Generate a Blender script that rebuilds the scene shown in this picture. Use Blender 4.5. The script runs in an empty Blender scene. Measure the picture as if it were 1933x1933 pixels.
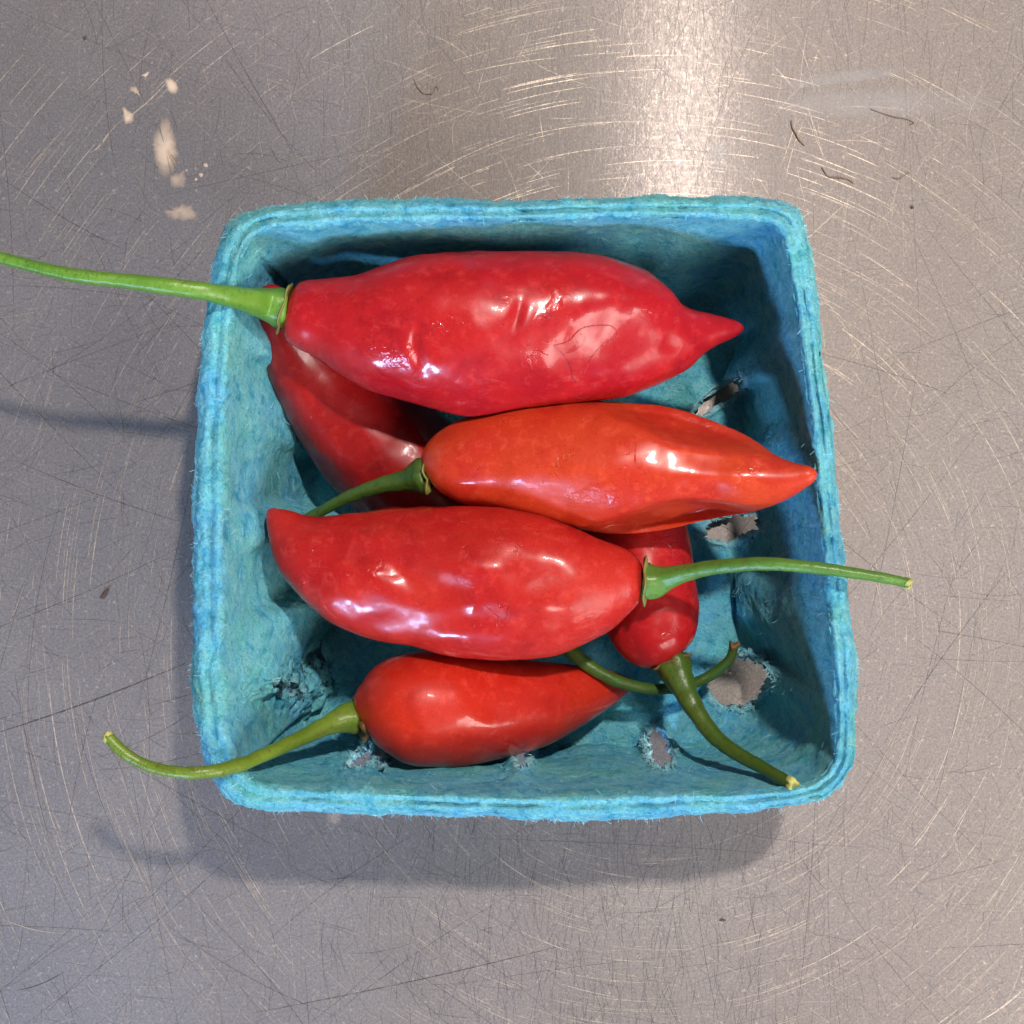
import bpy, math, random
import numpy as np
from mathutils import Vector
from mathutils.bvhtree import BVHTree

random.seed(7); rng = np.random.default_rng(7)
scene = bpy.context.scene
col = scene.collection

# ---------------------------------------------------------------- units
# plan unit "u" = 0.116 mm; the tabletop is z = 0, the camera looks straight down
S = 0.115 / 992
CX = CY = 966.5
D = 2400.0           # camera height (u)
H = 450.0            # rim height of the basket (u)

def W(px, py, z):    # plan reading (px, py) of something at height z -> metres (numpy ok)
    k = (D - z) / D
    return np.stack(np.broadcast_arrays((px - CX) * k * S, -(py - CY) * k * S, z * S + 0 * px), -1)

# ---------------------------------------------------------------- camera
cam_d = bpy.data.cameras.new('camera'); cam = bpy.data.objects.new('camera', cam_d); col.objects.link(cam)
cam.location = (0, 0, D * S); cam.rotation_euler = (0, 0, 0)
cam_d.sensor_width = 36; cam_d.sensor_fit = 'HORIZONTAL'
cam_d.lens = 18 * D / 966.5
cam_d.clip_start = 0.01; cam_d.clip_end = 50
scene.camera = cam

# ---------------------------------------------------------------- light
world = bpy.data.worlds.new('World'); scene.world = world; world.use_nodes = True
bg = world.node_tree.nodes['Background']
bg.inputs[0].default_value = (0.90, 0.80, 0.75, 1); bg.inputs[1].default_value = 0.135

def area(name, loc, target, power, color, sx, sy, shape='RECTANGLE'):
    l = bpy.data.lights.new(name, 'AREA'); l.energy = power; l.color = color
    l.shape = shape; l.size = sx; l.size_y = sy
    o = bpy.data.objects.new(name, l); col.objects.link(o); o.location = loc
    o.rotation_euler = (Vector(target) - Vector(loc)).to_track_quat('-Z', 'Y').to_euler()
    return o
KEY = Vector(((1900 - CX) * S, (CY + 900) * S, 4700 * S))
area('ceiling_lamp', KEY, (0, 0, 0), 2.4, (1.0, 0.90, 0.83), 0.024, 0.024, 'DISK')
wd = Vector((-0.40, -0.83, 0.42)).normalized()
for k, off in enumerate((-0.17, 0.17)):
    side = Vector((0.92, -0.38, 0)).normalized()
    area('window_light', wd * 1.3 + side * off * .62, (0, 0, 0.03), 5.8, (0.38, 0.60, 1.0), 0.13, 0.19)

# broad warm room light, high behind the right shoulder
area('room_light', (0.92, -0.78, 1.02), (0.0, 0.0, 0), 20.5, (1.0, 0.90, 0.84), 0.95, 0.75)

scene.view_settings.view_transform = 'Standard'; scene.view_settings.look = 'None'
scene.view_settings.exposure = 0.40; scene.view_settings.gamma = 1.0
scene.render.resolution_x = scene.render.resolution_y = 1024
scene.render.engine = 'CYCLES'

# ---------------------------------------------------------------- helpers
def hash3(ix, iy, iz):
    h = (ix.astype(np.int64) * 374761393 + iy.astype(np.int64) * 668265263 + iz.astype(np.int64) * 2147483647) & 0xffffffff
    h = ((h ^ (h >> 13)) * 1274126177) & 0xffffffff
    h = (h ^ (h >> 16)) & 0xffffffff
    return h / 2147483648.0 - 1.0
def _rot(a, b, c):
    ca_, sa_, cb_, sb_, cc_, sc_ = math.cos(a), math.sin(a), math.cos(b), math.sin(b), math.cos(c), math.sin(c)
    return np.array([[ca_, -sa_, 0], [sa_, ca_, 0], [0, 0, 1]]) @ np.array([[cb_, 0, sb_], [0, 1, 0], [-sb_, 0, cb_]]) @ np.array([[1, 0, 0], [0, cc_, -sc_], [0, sc_, cc_]])
ROT = [_rot(.5, .7, .3), _rot(1.1, -.6, .8), _rot(-.8, .4, -1.0)]
def noise(p, f=1.0, seed=0, octaves=1):          # value noise, -1..1, p (...,3)
    tot = 0; amp = 1; norm = 0
    for o in range(octaves):
        q = (p @ ROT[(o + seed) % 3]) * f * 2 ** o + seed * 17.31 + o * 5.7
        i = np.floor(q).astype(np.int64); t = q - i; t = t * t * t * (t * (t * 6 - 15) + 10)
        r = 0
        for a in (0, 1):
            for b in (0, 1):
                for c in (0, 1):
                    w = (t[..., 0] if a else 1 - t[..., 0]) * (t[..., 1] if b else 1 - t[..., 1]) * (t[..., 2] if c else 1 - t[..., 2])
                    r = r + w * hash3(i[..., 0] + a, i[..., 1] + b, i[..., 2] + c)
        tot = tot + r * amp; norm += amp; amp *= 0.5
    return tot / norm

def tag(o, label=None, cat=None, group=None, kind=None):
    if label: o['label'] = label
    if cat: o['category'] = cat
    if group: o['group'] = group
    if kind: o['kind'] = kind
    return o

def mesh_obj(name, verts, faces, mat, parent=None, origin=None, smooth=True, attrs=None):
    """verts: (n,3) world metres. The object's origin is its parent's thing origin or `origin`."""
    verts = np.asarray(verts, float)
    org = np.zeros(3)
    p = parent
    while p is not None:
        org = org + np.array(p.location); p = p.parent
    o_loc = np.zeros(3)
    if origin is not None and parent is None:
        o_loc = np.array(origin, float); org = o_loc
    me = bpy.data.meshes.new(name)
    fa = faces
    if isinstance(fa, np.ndarray):
        nf, k = fa.shape
        me.vertices.add(len(verts)); me.vertices.foreach_set('co', (verts - org).astype(np.float32).ravel())
        me.loops.add(nf * k); me.loops.foreach_set('vertex_index', fa.astype(np.int32).ravel())
        me.polygons.add(nf)
        me.polygons.foreach_set('loop_start', np.arange(0, nf * k, k, dtype=np.int32))
        me.update(calc_edges=True); me.validate()
    else:
        me.from_pydata([tuple(v) for v in (verts - org)], [], fa); me.update()
    if smooth: me.polygons.foreach_set('use_smooth', [True] * len(me.polygons))
    if attrs:
        for an, av in attrs.items():
            a = me.attributes.new(an, 'FLOAT', 'POINT'); a.data.foreach_set('value', np.asarray(av, np.float32))
    me.materials.append(mat)
    o = bpy.data.objects.new(name, me); col.objects.link(o)
    o.location = o_loc if parent is None else (0, 0, 0)
    if parent is not None: o.parent = parent
    return o

def empty(name, loc):
    o = bpy.data.objects.new(name, None); col.objects.link(o); o.location = loc
    o.empty_display_size = 0.01
    return o

def spline(pts, n, metric_cols=None):
    """Catmull-Rom-like resampling of rows of pts, evenly spaced in the metric of metric_cols."""
    P = np.asarray(pts, float); m = P if metric_cols is None else P[:, metric_cols]
    s = np.r_[0, np.cumsum(np.sqrt((np.diff(m, axis=0) ** 2).sum(1)) + 1e-6)]
    T = np.zeros_like(P)
    ds = np.diff(s)[:, None]; sl = np.diff(P, axis=0) / ds
    T[1:-1] = (sl[:-1] * ds[1:] + sl[1:] * ds[:-1]) / (ds[1:] + ds[:-1]); T[0] = sl[0]; T[-1] = sl[-1]
    q = np.linspace(0, s[-1], n); i = np.clip(np.searchsorted(s, q, side='right') - 1, 0, len(s) - 2)
    h = (s[i + 1] - s[i])[:, None]; t = ((q - s[i])[:, None]) / h
    return ((2 * t**3 - 3 * t**2 + 1) * P[i] + (t**3 - 2 * t**2 + t) * h * T[i] + (-2 * t**3 + 3 * t**2) * P[i + 1] + (t**3 - t**2) * h * T[i + 1])

def frames(C):
    T = np.gradient(C, axis=0); T /= np.linalg.norm(T, axis=1)[:, None] + 1e-12
    up = np.array([0, 0, 1.0])
    side = np.cross(T, up); side /= np.linalg.norm(side, axis=1)[:, None] + 1e-12
    nu = np.cross(side, T)
    return T, side, nu

def grid_faces(m, n, closed=True):
    i = np.arange(m - 1)[:, None]; j = np.arange(n if closed else n - 1)[None, :]
    jn = (j + 1) % n
    return np.stack([i * n + j, i * n + jn, (i + 1) * n + jn, (i + 1) * n + j], -1).reshape(-1, 4)

def tube(pts, n=60, sides=16, ridges=0.0, rough=0.03, seed=0, flare=None):
    """pts rows: px, py, z, radius (plan units). returns verts, faces"""
    Q = spline(pts, n, [0, 1, 2])
    C = W(Q[:, 0], Q[:, 1], Q[:, 2]); R = np.maximum(Q[:, 3], .3) * (D - Q[:, 2]) / D * S
    T, sd, nu = frames(C)
    th = np.linspace(0, 2 * np.pi, sides, endpoint=False)
    rr = R[:, None] * (1 + ridges * np.cos(5 * th + .4 * seed)[None, :] * (.35 + np.exp(-np.arange(n) / (n * .22)))[:, None])
    V = C[:, None] + rr[..., None] * (np.cos(th)[None, :, None] * sd[:, None] + np.sin(th)[None, :, None] * nu[:, None])
    V = V + (noise(V / S, 1 / 20, seed, 3) * R[:, None] * rough * 1.9)[..., None] * (V - C[:, None]) / (R[:, None, None])
    V = V.reshape(-1, 3); F = [tuple(f) for f in grid_faces(n, sides)]
    a = len(V); V = np.vstack([V, C[0] + T[0] * R[0] * .05, C[-1] + T[-1] * R[-1] * .08])
    for j in range(sides):
        F.append((a, (j + 1) % sides, j)); F.append((a + 1, (n - 1) * sides + j, (n - 1) * sides + (j + 1) % sides))
    return V, F, C, T, R

# ---------------------------------------------------------------- materials
ANISO = 0.25
def mat_new(name):
    m = bpy.data.materials.new(name); m.use_nodes = True
    nt = m.node_tree; b = nt.nodes['Principled BSDF']
    return m, nt, b
def N(nt, typ, **kw):
    n = nt.nodes.new(typ)
    for k, v in kw.items(): setattr(n, k, v)
    return n
def coords(nt, sx=1, sy=1, sz=1, rot=(0, 0, 0), src=None):
    """object coordinates with 1 = 100 plan units, stretched by sx, sy, sz after rotation"""
    if src is None:
        src = N(nt, 'ShaderNodeTexCoord').outputs['Object']
    r = N(nt, 'ShaderNodeMapping', vector_type='POINT'); r.inputs['Rotation'].default_value = rot
    nt.links.new(src, r.inputs[0])
    s = N(nt, 'ShaderNodeVectorMath', operation='MULTIPLY'); q = 1 / (100 * S)
    s.inputs[1].default_value = (q * sx, q * sy, q * sz); nt.links.new(r.outputs[0], s.inputs[0])
    return s.outputs[0]
def ntex(nt, vec, scale=1, detail=3, rough=.5, dist=0):
    n = N(nt, 'ShaderNodeTexNoise'); n.inputs['Scale'].default_value = scale; n.inputs['Detail'].default_value = detail
    n.inputs['Roughness'].default_value = rough; n.inputs['Distortion'].default_value = dist
    nt.links.new(vec, n.inputs['Vector']); return n.outputs[0]
def ramp(nt, fac, stops):
    r = N(nt, 'ShaderNodeValToRGB'); e = r.color_ramp.elements
    while len(e) < len(stops): e.new(0.5)
    for el, (p, c) in zip(e, stops):
        el.position = p; el.color = (c, c, c, 1) if not isinstance(c, tuple) else (*c, 1)
    nt.links.new(fac, r.inputs[0]); return r.outputs[0]
def mix(nt, fac, a, b, mode='MIX'):
    m = N(nt, 'ShaderNodeMix', data_type='RGBA', blend_type=mode)
    for i, v in ((0, fac), (6, a), (7, b)):
        if isinstance(v, (int, float)): m.inputs[i].default_value = v
        elif isinstance(v, tuple): m.inputs[i].default_value = (*v, 1)
        else: nt.links.new(v, m.inputs[i])
    return m.outputs[2]
def math_(nt, op, a, b=0.0):
    m = N(nt, 'ShaderNodeMath', operation=op)
    for i, v in ((0, a), (1, b)):
        if isinstance(v, (int, float)): m.inputs[i].default_value = v
        else: nt.links.new(v, m.inputs[i])
    return m.outputs[0]
def bump(nt, height, dist, strength=1, prev=None):
    b = N(nt, 'ShaderNodeBump'); b.inputs['Strength'].default_value = strength; b.inputs['Distance'].default_value = dist * S
    nt.links.new(height, b.inputs['Height'])
    if prev is not None: nt.links.new(prev, b.inputs['Normal'])
    return b.outputs[0]

def make_steel():
    m, nt, b = mat_new('brushed_steel')
    c = coords(nt)
    big = ntex(nt, c, .35, 3)
    grain = ntex(nt, coords(nt, 1.2, 26, 1), 1.0, 5, .65)                 # grain along x
    vert = ntex(nt, coords(nt, 24, 1.0, 1, (0, 0, .05)), 1.0, 4, .6, .3)
    d1 = ntex(nt, coords(nt, 30, 1.0, 1, (0, 0, .75)), 1.0, 3, .6, .2)
    d2 = ntex(nt, coords(nt, 30, 1.1, 1, (0, 0, -.6)), 1.0, 3, .6, .2)
    fine = ntex(nt, c, 22, 3, .7)
    speck = ntex(nt, c, 9, 4, .8)
    base = mix(nt, ramp(nt, big, [(.3, 0.), (.7, 1.)]), (.272, .240, .222), (.322, .290, .268))
    base = mix(nt, ramp(nt, fine, [(.35, 0.), (.65, 1.)]), mix(nt, .55, base, (.12, .11, .11)), base)
    base = mix(nt, ramp(nt, vert, [(.28, .55), (.40, 0.)]), base, (.22, .21, .22))
    base = mix(nt, ramp(nt, d1, [(.27, .5), (.37, 0.)]), base, (.24, .23, .24))
    base = mix(nt, ramp(nt, d2, [(.27, .5), (.37, 0.)]), base, (.24, .23, .24))
    base = mix(nt, ramp(nt, speck, [(.58, 0.), (.74, .55)]), base, (.80, .68, .56))
    nt.links.new(base, b.inputs['Base Color'])
    b.inputs['Metallic'].default_value = .62
    rr = ramp(nt, big, [(.3, .60), (.7, .68)]); nt.links.new(rr, b.inputs['Roughness'])
    b.inputs['Anisotropic'].default_value = .65; b.inputs['Anisotropic Rotation'].default_value = ANISO
    tg = N(nt, 'ShaderNodeTangent', direction_type='UV_MAP'); tg.uv_map = 'UVMap'; nt.links.new(tg.outputs[0], b.inputs['Tangent'])
    hsum = math_(nt, 'ADD', math_(nt, 'ADD', math_(nt, 'MULTIPLY', grain, .35), math_(nt, 'MULTIPLY', vert, .5)), math_(nt, 'ADD', math_(nt, 'MULTIPLY', fine, .8), math_(nt, 'ADD', math_(nt, 'MULTIPLY', d1, .5), math_(nt, 'MULTIPLY', d2, .5))))
    bn = bump(nt, hsum, 0.5, 1.0)
    nt.links.new(bn, b.inputs['Normal'])
    # the polish left along the grain: a second, much sharper anisotropic lobe
    g = N(nt, 'ShaderNodeBsdfPrincipled'); nt.links.new(base, g.inputs['Base Color']); g.inputs['Metallic'].default_value = 1
    g.inputs['Roughness'].default_value = .23; g.inputs['Anisotropic'].default_value = 1.0; g.inputs['Anisotropic Rotation'].default_value = ANISO
    tg = N(nt, 'ShaderNodeTangent', direction_type='UV_MAP'); tg.uv_map = 'UVMap'
    nt.links.new(tg.outputs[0], g.inputs['Tangent']); nt.links.new(bump(nt, hsum, .12, 1.0), g.inputs['Normal'])
    mx = N(nt, 'ShaderNodeMixShader'); nt.links.new(ramp(nt, speck, [(.35, .02), (.65, .085)]), mx.inputs[0])
    nt.links.new(b.outputs[0], mx.inputs[1]); nt.links.new(g.outputs[0], mx.inputs[2])
    nt.links.new(mx.outputs[0], nt.nodes['Material Output'].inputs['Surface'])
    return m

def make_scratch_glint():
    m, nt, b = mat_new('scratch_and_glint_steel')
    a = N(nt, 'ShaderNodeAttribute', attribute_name='tone')
    cr = ramp(nt, a.outputs['Fac'], [(0., (.07, .065, .07)), (.45, (.20, .185, .185)), (.55, (.46, .40, .34)), (1., (.76, .65, .52))])  # dark end: scratches; pale end also carries lamp glint painted as colour
    # broken along its length
    br = ntex(nt, coords(nt), 7, 3, .7)
    al = ramp(nt, br, [(.36, .2), (.56, .72)])
    nt.links.new(cr, b.inputs['Base Color']); b.inputs['Metallic'].default_value = .35
    b.inputs['Roughness'].default_value = .42
    nt.links.new(al, b.inputs['Alpha'])
    return m

def make_pulp(fibre=False):
    m, nt, b = mat_new('pulp_fibre' if fibre else 'moulded_pulp')
    c = coords(nt)
    n1 = ntex(nt, c, .9, 4, .6, .4); n2 = ntex(nt, c, 3.1, 4, .65, .6); n3 = ntex(nt, c, 14, 4, .7, 1.2)
    base = mix(nt, ramp(nt, n1, [(.36, 0.), (.62, 1.)]), (.145, .60, .63), (.12, .52, .82))
    base = mix(nt, ramp(nt, n2, [(.40, .0), (.66, .75)]), base, (.29, .76, .82))
    base = mix(nt, ramp(nt, n2, [(.30, .75), (.42, 0.)]), base, (.035, .33, .50))
    base = mix(nt, ramp(nt, n3, [(.35, .65), (.47, 0.)]), base, (.03, .30, .40))
    base = mix(nt, ramp(nt, n3, [(.58, .0), (.70, .55)]), base, (.42, .74, .80))
    if fibre: base = mix(nt, .6, base, (.42, .78, .90))
    else:
        ta = N(nt, 'ShaderNodeAttribute', attribute_name='torn')
        base = mix(nt, math_(nt, 'MULTIPLY', ta.outputs['Fac'], ramp(nt, n3, [(.3, .35), (.6, 1.)])), base, (.50, .88, .96))
    nt.links.new(base, b.inputs['Base Color'])
    b.inputs['Roughness'].default_value = .92; b.inputs['Specular IOR Level'].default_value = .15
    b.inputs['Sheen Weight'].default_value = 0
    if not fibre:
        fib = ntex(nt, c, 11, 6, .75, 2.5)
        vor = N(nt, 'ShaderNodeTexVoronoi', feature='DISTANCE_TO_EDGE'); vor.inputs['Scale'].default_value = 9
        nt.links.new(mix(nt, .5, c, mix(nt, .5, c, c)), vor.inputs['Vector'])
        w1 = ntex(nt, coords(nt, 3, 12, 5, (.3, .2, .4)), 1.5, 5, .7, 2.0)
        hh = math_(nt, 'ADD', math_(nt, 'MULTIPLY', fib, 1.0), math_(nt, 'MULTIPLY', w1, .8))
        nt.links.new(bump(nt, hh, 7.5, .9, bump(nt, n2, 11, .8)), b.inputs['Normal'])
    return m

def make_skin(name, c0, c1, c2, rough=.25, wr=1.0, seed=0.):
    """c0 main, c1 patches, c2 dark blush"""
    m, nt, b = mat_new(name)
    tc = N(nt, 'ShaderNodeTexCoord'); off = N(nt, 'ShaderNodeVectorMath', operation='ADD'); off.inputs[1].default_value = (seed, seed * .7, 0)
    nt.links.new(tc.outputs['Object'], off.inputs[0]); src = off.outputs[0]
    c = coords(nt, src=src)
    n1 = ntex(nt, c, .7, 3, .5, .3); n2 = ntex(nt, c, 1.6, 4, .6, .3); n3 = ntex(nt, c, 30, 2)
    base = mix(nt, ramp(nt, n1, [(.38, 0.), (.66, 1.)]), c0, c1)
    base = mix(nt, ramp(nt, n2, [(.28, .65), (.48, 0.)]), base, c2)
    base = mix(nt, ramp(nt, n3, [(.3, .28), (.5, 0.)]), base, tuple(x * .6 for x in c2))
    n4 = ntex(nt, c, 5, 4, .7); base = mix(nt, ramp(nt, ntex(nt, c, 11, 3, .6), [(.66, 0.), (.74, .35)]), base, tuple(x * .45 for x in c2)); base = mix(nt, ramp(nt, n4, [(.52, 0.), (.72, .6)]), base, tuple(min(1, x * 1.2 + .02) for x in c1))
    nt.links.new(base, b.inputs['Base Color'])
    b.inputs['Subsurface Weight'].default_value = .22; b.inputs['Subsurface Radius'].default_value = (1, .25, .12)
    b.inputs['Subsurface Scale'].default_value = .0022
    wetm = ntex(nt, c, 1.15, 3, .6, .5)
    nt.links.new(ramp(nt, wetm, [(.40, rough + .14), (.60, rough)]), b.inputs['Roughness'])
    b.inputs['Specular IOR Level'].default_value = .24
    nt.links.new(ramp(nt, wetm, [(.46, .05), (.64, .60)]), b.inputs['Coat Weight']); b.inputs['Coat Roughness'].default_value = .045
    # wrinkles only where the mask says so
    mask = ramp(nt, ntex(nt, c, .95, 2, .5, .2), [(.60, 0.), (.67, 1.)])
    wrk = ntex(nt, c, 5.5, 3, .55, 1.2)
    small = ntex(nt, c, 16, 2, .5, .5)
    soft = ntex(nt, c, 1.7, 2, .5)
    h = math_(nt, 'MULTIPLY', wrk, mask)
    h2 = math_(nt, 'MULTIPLY', small, math_(nt, 'ADD', math_(nt, 'MULTIPLY', mask, .8), .12))
    bn = bump(nt, soft, 3.0, .5); bn = bump(nt, h, 2.4 * wr, .8, bn); bn = bump(nt, h2, .5, .8, bn); bn = bump(nt, ntex(nt, c, 45, 2, .5), .10, .8, bn)
    cz = ntex(nt, c, 2.6, 2, .5, 1.5); line_ = ramp(nt, cz, [(.475, 0.), (.50, 1.), (.525, 0.)])
    cm = ramp(nt, ntex(nt, c, 1.3, 2, .5), [(.62, 0.), (.70, 1.)])
    bn = bump(nt, math_(nt, 'MULTIPLY', line_, cm), -1.2 * wr, .7, bn)
    nt.links.new(bn, b.inputs['Normal']); nt.links.new(bn, b.inputs['Coat Normal'])
    return m

def make_green(name, c0, c1, c2, rough=.38):
    m, nt, b = mat_new(name)
    c = coords(nt); n1 = ntex(nt, c, 1.3, 3); n2 = ntex(nt, c, 12, 3, .6)
    base = mix(nt, ramp(nt, n1, [(.35, 0.), (.65, 1.)]), c0, c1)
    base = mix(nt, ramp(nt, n2, [(.30, .6), (.45, 0.)]), base, c2)
    base = mix(nt, ramp(nt, ntex(nt, c, 4.5, 4, .7), [(.60, 0.), (.72, .6)]), base, (.11, .075, .02))
    nt.links.new(base, b.inputs['Base Color']); b.inputs['Roughness'].default_value = rough
    b.inputs['Subsurface Weight'].default_value = .12; b.inputs['Subsurface Scale'].default_value = .001
    nt.links.new(bump(nt, n2, 2.0, .5), b.inputs['Normal'])
    return m

def make_plain(name, c, rough=.6, metal=0., bumpd=0):
    m, nt, b = mat_new(name); n = ntex(nt, coords(nt), 6, 4, .6)
    nt.links.new(mix(nt, ramp(nt, n, [(.35, 0.), (.65, 1.)]), tuple(x * .75 for x in c), c), b.inputs['Base Color'])
    b.inputs['Roughness'].default_value = rough; b.inputs['Metallic'].default_value = metal
    if bumpd: nt.links.new(bump(nt, n, bumpd, .7), b.inputs['Normal'])
    return m

def make_film(name, c, amax, scale=3.0, rough=.5):
    """a dried film, thin and patchy; attribute 'cover' fades it towards its edge"""
    m, nt, b = mat_new(name); b.inputs['Base Color'].default_value = (*c, 1); b.inputs['Roughness'].default_value = rough
    a = N(nt, 'ShaderNodeAttribute', attribute_name='cover')
    n = ntex(nt, coords(nt), scale, 4, .6, .5)
    v = math_(nt, 'MULTIPLY', math_(nt, 'MULTIPLY', a.outputs['Fac'], ramp(nt, n, [(.25, .35), (.6, 1.)])), amax)
    nt.links.new(v, b.inputs['Alpha']); return m

M_steel = make_steel(); M_scr = make_scratch_glint(); M_pulp = make_pulp(); M_fib = make_pulp(True); M_torn = None

M_torn, nt, b = mat_new('torn_pulp_fibre'); b.inputs['Base Color'].default_value = (.36, .76, .88, 1); b.inputs['Roughness'].default_value = .9

# ---------------------------------------------------------------- tabletop
tw = 0.55; tt = 0.0015
v = [(-tw, -tw, 0), (tw, -tw, 0), (tw, tw, 0), (-tw, tw, 0), (-tw, -tw, -tt), (tw, -tw, -tt), (tw, tw, -tt), (-tw, tw, -tt)]
table = mesh_obj('tabletop', v, [(0, 1, 2, 3), (7, 6, 5, 4), (0, 4, 5, 1), (1, 5, 6, 2), (2, 6, 7, 3), (3, 7, 4, 0)], M_steel, smooth=False)
uvl = table.data.uv_layers.new(name='UVMap')
for lp in table.data.loops:
    co = table.data.vertices[lp.vertex_index].co; uvl.data[lp.index].uv = (co.x + .5, co.y + .5)
tag(table, 'scratched brushed stainless steel tabletop under the blue basket', None, None, 'structure')

SV, SF, ST = [], [], []
def ribbon(P, w, tone):
    """P (k,2) plan points, w width, tapered at both ends"""
    k = len(P); T = np.gradient(P, axis=0); T /= np.linalg.norm(T, axis=1)[:, None] + 1e-9
    nr = np.stack([-T[:, 1], T[:, 0]], 1)
    ww = w * .5 * np.sin(np.linspace(.12, np.pi - .12, k)) ** .5
    z = .10 + random.random() * .45
    a = len(SV)
    for s in (1, -1):
        Q = P + nr * (ww * s)[:, None]
        for q in W(Q[:, 0], Q[:, 1], np.full(k, z)): SV.append(q)
    for i in range(k - 1): SF.append((a + i, a + i + 1, a + k + i + 1, a + k + i))
    ST.extend([tone] * (2 * k))
# scratch arcs round the lamp's mirror point, their glint painted as pale tone
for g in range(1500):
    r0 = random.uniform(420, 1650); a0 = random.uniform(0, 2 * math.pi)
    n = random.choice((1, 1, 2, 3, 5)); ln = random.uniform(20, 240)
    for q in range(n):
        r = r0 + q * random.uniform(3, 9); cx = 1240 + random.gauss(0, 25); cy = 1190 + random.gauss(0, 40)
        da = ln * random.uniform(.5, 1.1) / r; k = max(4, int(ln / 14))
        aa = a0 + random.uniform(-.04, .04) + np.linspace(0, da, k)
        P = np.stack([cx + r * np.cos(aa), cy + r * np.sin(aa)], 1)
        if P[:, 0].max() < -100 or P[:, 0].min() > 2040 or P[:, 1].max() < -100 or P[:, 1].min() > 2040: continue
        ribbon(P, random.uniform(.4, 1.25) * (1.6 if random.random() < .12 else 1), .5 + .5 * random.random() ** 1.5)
# bundles of parallel arcs, lamp glint again put into their pale tone
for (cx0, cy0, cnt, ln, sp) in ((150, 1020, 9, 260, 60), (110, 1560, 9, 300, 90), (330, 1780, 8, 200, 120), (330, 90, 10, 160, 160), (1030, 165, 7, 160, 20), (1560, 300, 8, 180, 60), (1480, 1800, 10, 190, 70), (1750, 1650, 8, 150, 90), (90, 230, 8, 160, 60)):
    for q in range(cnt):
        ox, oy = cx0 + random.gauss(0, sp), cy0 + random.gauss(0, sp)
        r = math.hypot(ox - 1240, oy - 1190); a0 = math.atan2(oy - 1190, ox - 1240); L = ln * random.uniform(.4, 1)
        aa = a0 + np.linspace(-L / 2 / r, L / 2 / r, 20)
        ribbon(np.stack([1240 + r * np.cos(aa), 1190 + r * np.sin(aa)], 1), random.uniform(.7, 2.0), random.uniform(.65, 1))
def line(x, y, ang, ln, w, tone, bend=.0):
    k = max(4, int(ln / 20)); t = np.linspace(-.5, .5, k) * ln
    bx = bend * (t / ln * 2) ** 2 * ln
    ca, sa = math.cos(ang), math.sin(ang)
    ribbon(np.stack([x + t * ca - bx * sa, y + t * sa + bx * ca], 1), w, tone)
for i in range(2600):          # up-and-down rubbing marks round the lamp streak
    top = random.random() < .68
    x = random.gauss(1180, 290); y = random.uniform(-30, 430) if top else random.uniform(1530, 1960)
    line(x, y, math.pi / 2 + random.gauss(0, .22), random.uniform(15, 120), random.uniform(.45, 1.1), random.uniform(.05, .42), random.gauss(0, .04))
for i in range(4200):           # hairlines in every direction
    line(random.uniform(-20, 1960), random.uniform(-20, 1960), random.uniform(0, math.pi), random.uniform(20, 150), random.uniform(.35, .9), random.uniform(.05, .5) if random.random() < .72 else random.uniform(.55, .8), random.gauss(0, .05))
for i in range(150):            # long knife marks
    line(random.uniform(-20, 1960), random.uniform(-20, 1960), random.uniform(0, math.pi), random.uniform(200, 620), random.uniform(.7, 1.3), random.uniform(.05, .3), random.gauss(0, .03))
for (xa, ya, xb, yb, w, tn) in ((-20, 1388, 350, 1252, 3.0, .08), (480, 1912, 1080, 1780, 1.8, .05), (30, 1870, 120, 1835, 2.2, .1), (0, 335, 230, 470, 1.6, .1), (390, 0, 560, 300, 1.6, .15),
                                (170, 288, 205, 252, 2.6, .95), (228, 230, 315, 155, 2.6, .95), (510, 275, 530, 308, 2.2, .1), (1500, 1600, 1560, 1680, 1.6, .15),
                                (30, 870, 340, 985, 1.5, .15), (1845, 1930, 1940, 1860, 2.0, .9), (5, 1735, 120, 1762, 2, .7)):
    k = 14; t = np.linspace(0, 1, k)
    ribbon(np.stack([xa + (xb - xa) * t, ya + (yb - ya) * t + 6 * np.sin(t * 3.1)], 1), w, tn)
scr = mesh_obj('scratches_and_glints', np.array(SV), SF, M_scr, table, smooth=False, attrs={'tone': ST})
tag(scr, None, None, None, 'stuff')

# dried marks on the steel
def blob(name, poly, mat, parent, z=.8, rings=7, soft=True, rag=2.0, origin=None):
    P = np.asarray(poly, float); P = spline(np.vstack([P, P[:1]]), 72)[:-1]
    P = P + rag * np.stack([noise(np.c_[P, P[:, 0] * 0], 1 / 7, 3), noise(np.c_[P, P[:, 0] * 0], 1 / 7, 9)], 1)
    c = P.mean(0); V = [W(c[0], c[1], z * 1.25)]; cov = [1.0]; F = []
    n = len(P)
    for r in range(1, rings + 1):
        f = r / rings; Q = c + (P - c) * f
        zz = z * (1.25 - .95 * f ** 3)
        V.extend(W(Q[:, 0], Q[:, 1], np.full(n, zz))); cov.extend([(1 - f ** 3) if soft else (1.0 if r < rings else .5)] * n)
    for j in range(n): F.append((0, 1 + (j + 1) % n, 1 + j))
    for r in range(rings - 1):
        for j in range(n):
            a = 1 + r * n; F.append((a + j, a + (j + 1) % n, a + n + (j + 1) % n, a + n + j))
    return mesh_obj(name, V, F, mat, parent, attrs={'cover': cov}, origin=origin)
M_film = make_film('dried_cream', (.66, .51, .38), 1.0, 2.0, .6)
M_haze = make_film('pale_smear', (.50, .52, .56), .22, 1.2, .45)
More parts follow.
